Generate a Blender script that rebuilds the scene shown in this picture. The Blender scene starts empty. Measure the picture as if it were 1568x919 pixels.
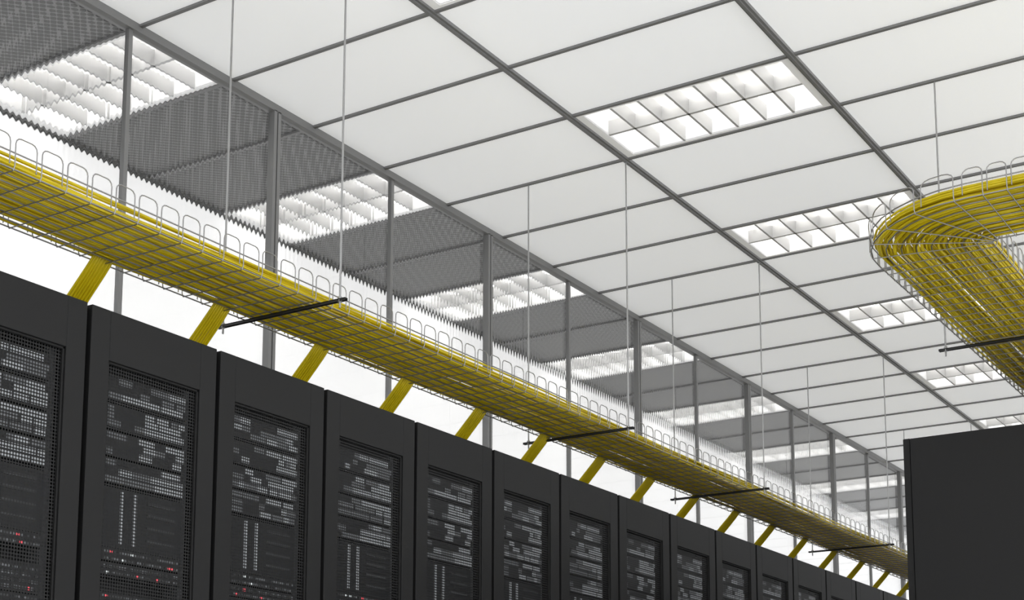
import bpy, math, random, bmesh
from mathutils import Vector, Matrix
random.seed(4)
sc=bpy.context.scene
sc.view_settings.view_transform='Standard'
ZO=0.6
F=2651.97; YAW=.56564; PITCH=.1483; ROLL=.00141; CY=1020.2
H=3.30065+ZO; XW=-4.5963; L=1.13692; YC=5.96556; S=.57368
XR=-3.68656; ZR=1.61369+ZO; YR=3.2475
# ---------------------------------------------------------------- helpers
def mat(name):
    m=bpy.data.materials.new(name); m.use_nodes=True
    nt=m.node_tree; nt.nodes.clear()
    o=nt.nodes.new('ShaderNodeOutputMaterial')
    return m,nt,o
def pbr(name,col,rough=.5,metal=0,emis=None,es=0,noise=0,nscale=20,spec=.5):
    m,nt,o=mat(name); b=nt.nodes.new('ShaderNodeBsdfPrincipled')
    b.inputs['Base Color'].default_value=(*col,1); b.inputs['Roughness'].default_value=rough
    b.inputs['Metallic'].default_value=metal; b.inputs['Specular IOR Level'].default_value=spec
    if emis: 
        b.inputs['Emission Color'].default_value=(*emis,1); b.inputs['Emission Strength'].default_value=es
    if noise:
        tc=nt.nodes.new('ShaderNodeTexCoord'); n=nt.nodes.new('ShaderNodeTexNoise'); n.inputs['Scale'].default_value=nscale
        r=nt.nodes.new('ShaderNodeMix'); r.data_type='RGBA'
        r.inputs[6].default_value=(*[c*(1-noise) for c in col],1); r.inputs[7].default_value=(*[min(1,c*(1+noise)) for c in col],1)
        nt.links.new(tc.outputs['Object'],n.inputs['Vector']); nt.links.new(n.outputs['Fac'],r.inputs[0]); nt.links.new(r.outputs[2],b.inputs['Base Color'])
    nt.links.new(b.outputs[0],o.inputs[0]); return m
def math_node(nt,op,a,b=None):
    n=nt.nodes.new('ShaderNodeMath'); n.operation=op
    for i,v in enumerate((a,b)):
        if v is None: continue
        if isinstance(v,(int,float)): n.inputs[i].default_value=v
        else: nt.links.new(v,n.inputs[i])
    return n.outputs[0]
def dots(nt,ax,ay,p,r,stagger=False):
    tc=nt.nodes.new('ShaderNodeTexCoord'); s=nt.nodes.new('ShaderNodeSeparateXYZ')
    nt.links.new(tc.outputs['Object'],s.inputs[0])
    def lattice(off):
        c=[]
        for a in (ax,ay):
            v=math_node(nt,'DIVIDE',s.outputs[a],p); v=math_node(nt,'ADD',v,off+1000)
            v=math_node(nt,'FRACT',v); v=math_node(nt,'SUBTRACT',v,.5); v=math_node(nt,'MULTIPLY',v,v); c.append(v)
        return math_node(nt,'SQRT',math_node(nt,'ADD',c[0],c[1]))
    d=lattice(0)
    if stagger: d=math_node(nt,'MINIMUM',d,lattice(.5))
    return math_node(nt,'LESS_THAN',d,r/p)
class MB:
    def __init__(s): s.v=[];s.f=[];s.m=[]
    def quad(s,a,b,c,d,m=0):
        n=len(s.v); s.v+=[a,b,c,d]; s.f.append((n,n+1,n+2,n+3)); s.m.append(m)
    def box(s,x0,x1,y0,y1,z0,z1,m=0):
        n=len(s.v)
        s.v+=[(x,y,z) for x in(x0,x1) for y in(y0,y1) for z in(z0,z1)]
        for f in ((0,1,3,2),(4,6,7,5),(0,4,5,1),(2,3,7,6),(0,2,6,4),(1,5,7,3)):
            s.f.append(tuple(n+i for i in f)); s.m.append(m)
    def tube(s,p0,p1,r,m=0,n=8):
        p0=Vector(p0);p1=Vector(p1);d=(p1-p0).normalized()
        u=d.orthogonal().normalized();w=d.cross(u); b=len(s.v)
        for p in(p0,p1):
            for i in range(n):
                a=2*math.pi*i/n; s.v.append(tuple(p+u*r*math.cos(a)+w*r*math.sin(a)))
        for i in range(n): s.f.append((b+i,b+(i+1)%n,b+n+(i+1)%n,b+n+i)); s.m.append(m)
        s.f.append(tuple(b+i for i in range(n))[::-1]); s.m.append(m)
        s.f.append(tuple(b+n+i for i in range(n))); s.m.append(m)
    def mesh(s,name,mats):
        me=bpy.data.meshes.new(name); me.from_pydata(s.v,[],s.f)
        for m in mats: me.materials.append(m)
        me.polygons.foreach_set('material_index',s.m); me.update(); return me
def obj(name,data,parent=None,loc=None,rot=None):
    o=bpy.data.objects.new(name,data); sc.collection.objects.link(o)
    if parent: o.parent=parent
    if loc: o.location=loc
    if rot: o.rotation_euler=rot
    return o
def bevel(o,w=.004,seg=2):
    m=o.modifiers.new('bevel','BEVEL'); m.width=w; m.segments=seg; m.limit_method='ANGLE'
def curve(name,splines,r,m,parent=None,res=1,cyc=False):
    c=bpy.data.curves.new(name,'CURVE'); c.dimensions='3D'; c.bevel_depth=r; c.bevel_resolution=res; c.use_fill_caps=True
    for pts in splines:
        s=c.splines.new('POLY'); s.points.add(len(pts)-1)
        s.points.foreach_set('co',[q for p in pts for q in(p[0],p[1],p[2],1)])
    c.materials.append(m); return obj(name,c,parent)
# ---------------------------------------------------------------- materials
M_tile=pbr('ceiling_tile_white_glow',(.89,.9,.91),.6,noise=.015,nscale=3,emis=(.98,.99,1),es=.33,spec=.3)  # emission added to brighten the ceiling; the tiles are no light source
M_grid=pbr('grid_grey_metal',(.2,.2,.2),.45)
M_mull=pbr('mullion_aluminium',(.25,.25,.25),.4,.3)
M_white=pbr('fixture_white_glow',(.9,.9,.9),.5,emis=(1,1,1),es=.12)  # slight added glow keeps flange and housing white; the tubes are the lamps
M_louver=pbr('louver_aluminium',(.52,.52,.52),.4,.1)
M_lamp=pbr('fluorescent_lamp',(1,1,1),.5,emis=(1,.98,.94),es=7)
M_wallw=pbr('wall_white_glow',(.9,.9,.9),.6,emis=(1,1,1),es=.68)  # white wall with glow added for brightness; no lamp stands behind it
M_wall=pbr('wall_white',(.85,.85,.85),.8)
M_floor=pbr('raised_floor_tile',(.8,.8,.8),.5,noise=.05,nscale=2)
M_rack=pbr('rack_powdercoat',(.0125,.0125,.0128),.55,noise=.06,nscale=300,spec=.28)
M_rackd=pbr('rack_black_gap',(.003,.003,.003),.7)
M_side=pbr('rack_side_panel',(.0085,.0085,.009),.55,spec=.35)
M_srv=pbr('server_bezel_dark',(.03,.032,.035),.4)
M_vent=pbr('server_vent_pale_glow',(.62,.64,.67),.4,.1,emis=(.9,.95,1),es=.11)  # pale vent patch, added glow makes up for shade behind the door
M_vent2=pbr('server_vent_grey_glow',(.3,.31,.33),.4,.1,emis=(.9,.95,1),es=.03)  # grey vent patch, same added glow but fainter
M_red=pbr('led_red',(.8,.05,.08),.4,emis=(1,.12,.15),es=.8)
M_led=pbr('led_white',(.9,.9,.9),.4,emis=(.9,1,1),es=.5)
M_greyp=pbr('server_panel_grey',(.14,.145,.15),.5)
M_yel=pbr('cable_yellow',(.74,.58,.006),.32,noise=.3,nscale=6)
M_wire=pbr('tray_wire_zinc',(.36,.355,.35),.32,.9)
M_rod=pbr('threaded_rod_zinc',(.4,.4,.4),.35,.6)
M_strut=pbr('strut_black',(.02,.02,.02),.5)
# perforated door
M_perf,nt,o=mat('rack_door_perforated')
fac=dots(nt,1,2,.0112,.0039)
b=nt.nodes.new('ShaderNodeBsdfPrincipled'); b.inputs['Base Color'].default_value=(.011,.011,.0114,1); b.inputs['Roughness'].default_value=.5; b.inputs['Specular IOR Level'].default_value=.3
t=nt.nodes.new('ShaderNodeBsdfTransparent'); mx=nt.nodes.new('ShaderNodeMixShader')
nt.links.new(fac,mx.inputs[0]); nt.links.new(b.outputs[0],mx.inputs[1]); nt.links.new(t.outputs[0],mx.inputs[2]); nt.links.new(mx.outputs[0],o.inputs[0])
# perforated dark ceiling panel
M_mesh,nt,o=mat('ceiling_perforated_grey')
fac=dots(nt,0,1,.045,.014,True)
b=nt.nodes.new('ShaderNodeBsdfPrincipled'); b.inputs['Roughness'].default_value=.6
mc=nt.nodes.new('ShaderNodeMix'); mc.data_type='RGBA'; mc.inputs[6].default_value=(.19,.19,.19,1); mc.inputs[7].default_value=(.05,.05,.05,1)
nt.links.new(fac,mc.inputs[0]); nt.links.new(mc.outputs[2],b.inputs['Base Color']); nt.links.new(b.outputs[0],o.inputs[0])
# ribbed glass
M_glass,nt,o=mat('ribbed_polycarbonate')
g=nt.nodes.new('ShaderNodeBsdfGlass'); g.inputs['IOR'].default_value=1.4; g.inputs['Roughness'].default_value=0.0; g.inputs['Color'].default_value=(.99,.99,.99,1)
nt.links.new(g.outputs[0],o.inputs[0])
# ---------------------------------------------------------------- shell
X0=XW-L; X1=XW+7*L; KA=-14; KB=27
Y0=YC+S*KA; Y1=YC+S*KB
m=MB(); m.box(X0-.1,X1,Y0,Y1,-.1,0); obj('floor',m.mesh('floor',[M_floor]))
m=MB(); m.box(X0-.12,X0,Y0,Y1,0,H+.2); obj('wall_left',m.mesh('wall_left',[M_wallw]))
m=MB(); m.box(X0-.12,X1,Y1,Y1+.12,0,H+.2); obj('wall_back',m.mesh('wall_back',[M_wall]))
def is_light(i,k): return i%2==1 and k%3==0     # i=-1,1,3,5
m=MB(); lights=[]
for i in range(-1,7):
    for k in range(KA,KB):
        xa=XW+i*L; ya=YC+k*S
        if is_light(i,k): lights.append((xa,ya)); continue
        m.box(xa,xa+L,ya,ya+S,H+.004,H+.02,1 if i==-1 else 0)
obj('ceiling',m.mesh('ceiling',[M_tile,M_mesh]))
m=MB()
for i in range(-1,8):
    x=XW+i*L
    m.box(x-.017,x+.017,Y0,Y1,H-.012,H+.004); m.box(x-.006,x+.006,Y0,Y1,H-.02,H-.012)
for k in range(KA,KB+1):
    y=YC+k*S; m.box(X0,X1,y-.009,y+.009,H-.008,H+.003)
obj('ceiling_grid',m.mesh('ceiling_grid',[M_grid]))
# troffer
m=MB(); a=.02; bx=.06; by=.03; D=.14
x0,x1,y0,y1=a,L-a,a*.6,S-a*.6; u0,u1,v0,v1=bx,L-bx,by,S-by
for q in ((x0,x1,y0,v0),(x0,x1,v1,y1),(x0,u0,v0,v1),(u1,x1,v0,v1)): m.box(q[0],q[1],q[2],q[3],-.002,.006,0)
m.box(u0-.004,u0,v0,v1,0,D); m.box(u1,u1+.004,v0,v1,0,D); m.box(u0,u1,v0-.004,v0,0,D); m.box(u0,u1,v1,v1+.004,0,D)
m.box(u0-.004,u1+.004,v0-.004,v1+.004,D,D+.01)
vm=(v0+v1)/2
m.box(u0,u1,vm-.008,vm+.008,0,.075,1)
n=7
for j in range(1,n):
    x=u0+(u1-u0)*j/n; m.box(x-.006,x+.006,v0,v1,0,.075,1)
for y in((v0+vm)/2,(v1+vm)/2): m.tube((u0+.02,y,.115),(u1-.02,y,.115),.013,2,10)
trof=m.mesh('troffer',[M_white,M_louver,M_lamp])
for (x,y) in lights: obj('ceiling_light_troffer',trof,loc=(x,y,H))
# ---------------------------------------------------------------- glass partition
part=obj('glass_partition',None)
m=MB()
P=.03; A=.00011; ns=8
ya=YC-12*S; yb=YC+24*S; N=int((yb-ya)/P*ns)
xs=XW-.012
vs=[];fs=[]
for i in range(N+1):
    y=ya+(yb-ya)*i/N; xx=xs-.006+A*math.cos(2*math.pi*i/ns)
    vs+=[(xs+.004,y,.05),(xs+.004,y,H-.03),(xx,y,.05),(xx,y,H-.03)]
for i in range(N):
    q=4*i; fs+=[(q,q+4,q+5,q+1),(q+2,q+3,q+7,q+6),(q+1,q+5,q+7,q+3),(q,q+2,q+6,q+4)]
fs+=[(0,1,3,2),(4*N,4*N+2,4*N+3,4*N+1)]
me=bpy.data.meshes.new('ribbed_panes'); me.from_pydata(vs,[],fs); me.materials.append(M_glass)
bm=bmesh.new(); bm.from_mesh(me); bmesh.ops.recalc_face_normals(bm,faces=bm.faces)
for f in bm.faces:
    if abs(f.normal.x)>.8: f.smooth=True
for e_ in bm.edges:
    if len(e_.link_faces)==2 and e_.link_faces[0].normal.dot(e_.link_faces[1].normal)<.3: e_.smooth=False
bm.to_mesh(me); bm.free(); me.update()
o=obj('ribbed_panes',me,part)
m=MB(); m.box(XW-.03,XW+.020,Y0,Y1,H-.035,H-.01,1); m.box(XW-.03,XW+.025,Y0,Y1,0,.06)
for j in range(-6,14):
    y=YC+S*(-3.08+1.613*j)
    if j%2: m.box(XW-.022,XW+.02,y-.024,y-.004,.06,H-.03); m.box(XW-.022,XW+.02,y+.004,y+.024,.06,H-.03); m.box(XW-.02,XW+.012,y-.01,y+.01,.06,H-.03)
    else: m.box(XW-.02,XW+.008,y-.011,y+.011,.06,H-.03)
obj('mullions',m.mesh('mullions',[M_mull,M_grid]),part)
# ---------------------------------------------------------------- racks
def build_rack(seed):
    rnd=random.Random(seed); W=.6; Dp=1.0; HT=ZR; g=.010; pz=HT-.17; zb=.12; ya=.09; yb=.51
    m=MB()
    m.box(-Dp,-.12,.004,W-.004,.03,HT-.003,1)
    m.box(-.12,-.034,.004,.03,.03,HT-.003,1); m.box(-.12,-.034,W-.03,W-.004,.03,HT-.003,1); m.box(-.12,-.034,.03,W-.03,HT-.05,HT-.003,1)
    fr=MB()
    fr.box(-.03,0,g,ya,.06,HT,0); fr.box(-.03,0,yb,W-g,.06,HT,0); fr.box(-.03,0,ya,yb,pz,HT,0); fr.box(-.03,0,ya,yb,.06,zb,0)
    lp=.008
    for q in((ya,ya+lp,zb,pz),(yb-lp,yb,zb,pz),(ya,yb,pz-lp,pz),(ya,yb,zb,zb+lp)): fr.box(-.02,-.006,q[0],q[1],q[2],q[3],1)
    pf=MB(); pf.quad((-.014,ya,zb),(-.014,yb,zb),(-.014,yb,pz),(-.014,ya,pz))
    e=MB()
    z=pz-.03; ea=ya+.03; eb=yb-.03; fx=-.035
    e.box(-.12,-.05,ya,ea-.004,zb,pz,5); e.box(-.12,-.05,eb+.004,yb,zb,pz,5)
    e.box(-.125,-.12,ya,yb,zb,pz,0)
    for u in range(4):
        h=.085; e.box(-.12,fx,ea,eb,z-h,z-.004,0)
        for r in range(3):
            zr=z-.008-r*.026
            y=ea+.004
            while y<eb-.02:
                w=rnd.choice((.028,.042,.056,.084)); w=min(w,eb-.006-y)
                t=(y-ea)/(eb-ea)
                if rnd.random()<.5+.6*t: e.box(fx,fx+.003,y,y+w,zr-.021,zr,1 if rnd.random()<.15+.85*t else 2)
                y+=w+rnd.choice((.002,.002,.010))
        z-=h+.008
    h=.20; e.box(-.12,fx-.005,ea,eb,z-h,z-.004,0)
    for q in (.22,.38): 
        yy=ea+(eb-ea)*q; e.box(fx-.005,fx,yy,yy+.012,z-h+.01,z-.015,1)
    for r in range(4): e.box(fx-.005,fx-.002,ea+.20,eb-.03,z-.04-r*.042,z-.03-r*.042,5)
    z-=h+.004
    while z>zb+.1:
        h=rnd.choice((.045,.045,.09)); e.box(-.12,fx,ea,eb,z-h,z-.003,0)
        for r in range(max(1,int(h/.022))):
            zz=z-.012-r*.021
            for c in range(26):
                y=ea+.012+c*(eb-ea-.02)/26; q=rnd.random()
                k=3 if q<.03 else 4 if q<.07 else 2 if q<.40 else 5 if q<.85 else None
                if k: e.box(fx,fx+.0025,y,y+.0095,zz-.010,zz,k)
        z-=h+.004
        if rnd.random()<.25: z-=.05
    hm=MB()
    hm.box(.0,.012,W-.06,W-.04,1.0,1.16,1)
    for (fx_,fy) in ((-.08,.06),(-.08,W-.06),(-Dp+.06,.06),(-Dp+.06,W-.06)): hm.tube((fx_,fy,0),(fx_,fy,.04),.022,1)
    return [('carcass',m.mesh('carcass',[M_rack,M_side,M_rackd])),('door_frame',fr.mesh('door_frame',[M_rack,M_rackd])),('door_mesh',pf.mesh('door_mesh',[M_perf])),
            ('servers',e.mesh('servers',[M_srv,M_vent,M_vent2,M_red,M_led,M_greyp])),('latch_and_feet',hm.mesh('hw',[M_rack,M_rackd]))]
variants=[build_rack(s) for s in(1,2,3)]
def place_rack(x,y,rot,v):
    r=obj('server_rack',None,loc=(x,y,0),rot=(0,0,rot))
    for nme,me in variants[v]:
        o=obj(nme,me,r)
        if nme=='door_frame': bevel(o,.0015,1)
for k in range(-4,21): place_rack(XR,YR+.6*k,0,k%3)
for k in range(0,14): place_rack(-2.04,6.445+.6*(k+1),math.pi,k%3)
# ---------------------------------------------------------------- cable trays
def tray(path,Ltot,width,z0,name,ncab,seed,loop_p=.1):
    rnd=random.Random(seed); hw=width/2
    root=obj(name,None)
    def P(s,w,z):
        p,nrm=path(s); return (p[0]+nrm[0]*w,p[1]+nrm[1]*w,z)
    ds=.05; n=int(Ltot/ds)
    lon=[]
    for w in [-hw+width*i/8 for i in range(9)]: lon.append([P(i*ds,w,z0) for i in range(n+1)])
    for sg in(-1,1):
        lon.append([P(i*ds,sg*(hw+.004),z0+.05) for i in range(n+1)])
    curve('long_wires',lon,.0026,M_wire,root,1)
    cr=[];s=.02
    while s<Ltot-loop_p:
        cr.append([P(s,-hw,z0-.004),P(s,-hw/2,z0-.004),P(s,0,z0-.004),P(s,hw,z0-.004)])
        lw=loop_p*.8; hh=.1; rr=.02
        for sg in(-1,1):
            pts=[P(s,sg*hw,z0-.004),P(s,sg*(hw+.006),z0+.01),P(s,sg*(hw+.006),z0+hh-rr)]
            for a in(30,60,90): pts.append(P(s+rr-rr*math.cos(math.radians(a)),sg*(hw+.006),z0+hh-rr+rr*math.sin(math.radians(a))))
            for a in(90,60,30,0): pts.append(P(s+lw-rr+rr*math.cos(math.radians(a)),sg*(hw+.006),z0+hh-rr+rr*math.sin(math.radians(a))))
            pts.append(P(s+lw,sg*(hw+.006),z0+.01)); cr.append(pts)
        s+=loop_p
    curve('cross_wires',cr,.0022,M_wire,root,1)
    cabs=[]; r=.0043
    nl=3; per=ncab//nl
    for c in range(per*nl):
        layer=c%nl; base=(-hw+.010+(width-.02)*((c//nl)+.36*layer)/per)
        ph=rnd.random()*6.28; ph2=rnd.random()*6.28; am=rnd.uniform(.002,.012); f1=rnd.uniform(.8,2.2); f2=rnd.uniform(3,6)
        pts=[]
        for i in range(0,n+1):
            s=i*ds
            w=base+am*math.sin(s*f1+ph)+.002*math.sin(s*f2+ph2); w=max(-hw+.007,min(hw-.007,w))
            z=z0+.0068+layer*.014+.006*(1+math.sin(s*f2*.5+ph))
            pts.append(P(s,w,z))
        cabs.append(pts)
    curve('yellow_cables',cabs,r,M_yel,root,1)
    return root,P
ZT1=1.885+ZO
c1=-3.755
root1,P1=tray(lambda s:((c1,1.2+s),(1,0)),14.5,.385,ZT1,'cable_tray',78,11)
dr=[]
rnd=random.Random(3)
for k in range(-2,18):
    yt=3.5+.6*k
    for layer in range(2):
        for j in range(7):
            off=(j-3)*.0125+.006*layer+rnd.uniform(-.0015,.0015)
            lz=-.010*layer
            pts=[(c1-.15,yt+off+.004,ZT1+.03+layer*.006),(c1-.175,yt+off+.002,ZT1+.004+lz*.3),
                 (c1-.20,yt+off,ZT1-.025+lz*.5),(c1-.32,yt+off-.006,ZT1-.15+lz),(c1-.44,yt+off-.012,ZR-.012)]
            dr.append(pts)
curve('rack_drop_cables',dr,.0048,M_yel,root1,1)
ZT2=2.03+ZO; W2=.43; Cx,Cy_=-1.307,5.37; Rm=.245; SX=3.2
def path2(s):
    if s<SX: return ((Cx+SX-s,Cy_-Rm),(0,-1))
    s-=SX; q=Rm*math.pi/2
    if s<q:
        a=s/Rm; return ((Cx-Rm*math.sin(a),Cy_-Rm*math.cos(a)),(-math.sin(a),-math.cos(a)))
    return ((Cx-Rm,Cy_+s-q),(-1,0))
root2,P2=tray(path2,12,W2,ZT2,'cable_tray',117,5,.08)
def strut(x0,x1,y,z):
    r=obj('tray_hanger',None)
    m=MB()
    m.box(x0,x1,y-.008,y+.008,z-.003,z,0); m.box(x0,x1,y-.008,y-.006,z-.011,z,0); m.box(x0,x1,y+.006,y+.008,z-.011,z,0)
    for xx in(x0+.03,x1-.03):
        m.tube((xx,y,z-.012),(xx,y,z-.004),.009,1,6); m.tube((xx,y,z),(xx,y,z+.008),.009,1,6)
    obj('channel',m.mesh('channel',[M_strut,M_rod]),r)
    m=MB()
    for xx in(x0+.03,x1-.03): m.tube((xx,y,z-.035),(xx,y,H-.01),.0042,0,8)
    obj('rods',m.mesh('rods',[M_rod]),r)
for k in(-7,-3,1,4,8,12): strut(-4.08,-3.43,YC+S*k,ZT1-.007)
strut(-1.887,-1.23,YC+S,ZT2-.007)
for k in(5,9,13): strut(-1.887,-1.23,YC+S*k,ZT2-.007)
# ---------------------------------------------------------------- world
w=bpy.data.worlds.new('world'); sc.world=w; w.use_nodes=True
bg=w.node_tree.nodes['Background']; bg.inputs[0].default_value=(.98,.99,1,1); bg.inputs[1].default_value=1.6  # white surround added as fill light, enters through the unseen open sides
# ---------------------------------------------------------------- camera
cam=bpy.data.cameras.new('camera'); co=obj('camera',cam)
cam.sensor_fit='HORIZONTAL'; cam.sensor_width=36; cam.lens=F*36/1800; cam.shift_y=(CY-527.5)/1800; cam.clip_start=.05
cy,sy=math.cos(YAW),math.sin(YAW); cp,sp=math.cos(PITCH),math.sin(PITCH)
fwd=Vector((-sy*cp,cy*cp,sp)); rt=Vector((cy,sy,0)); up=rt.cross(fwd)
r2=rt*math.cos(ROLL)+up*math.sin(ROLL); u2=up*math.cos(ROLL)-rt*math.sin(ROLL)
M=Matrix((r2,u2,-fwd)).transposed().to_4x4(); M.translation=Vector((0,0,ZO)); co.matrix_world=M
sc.camera=co
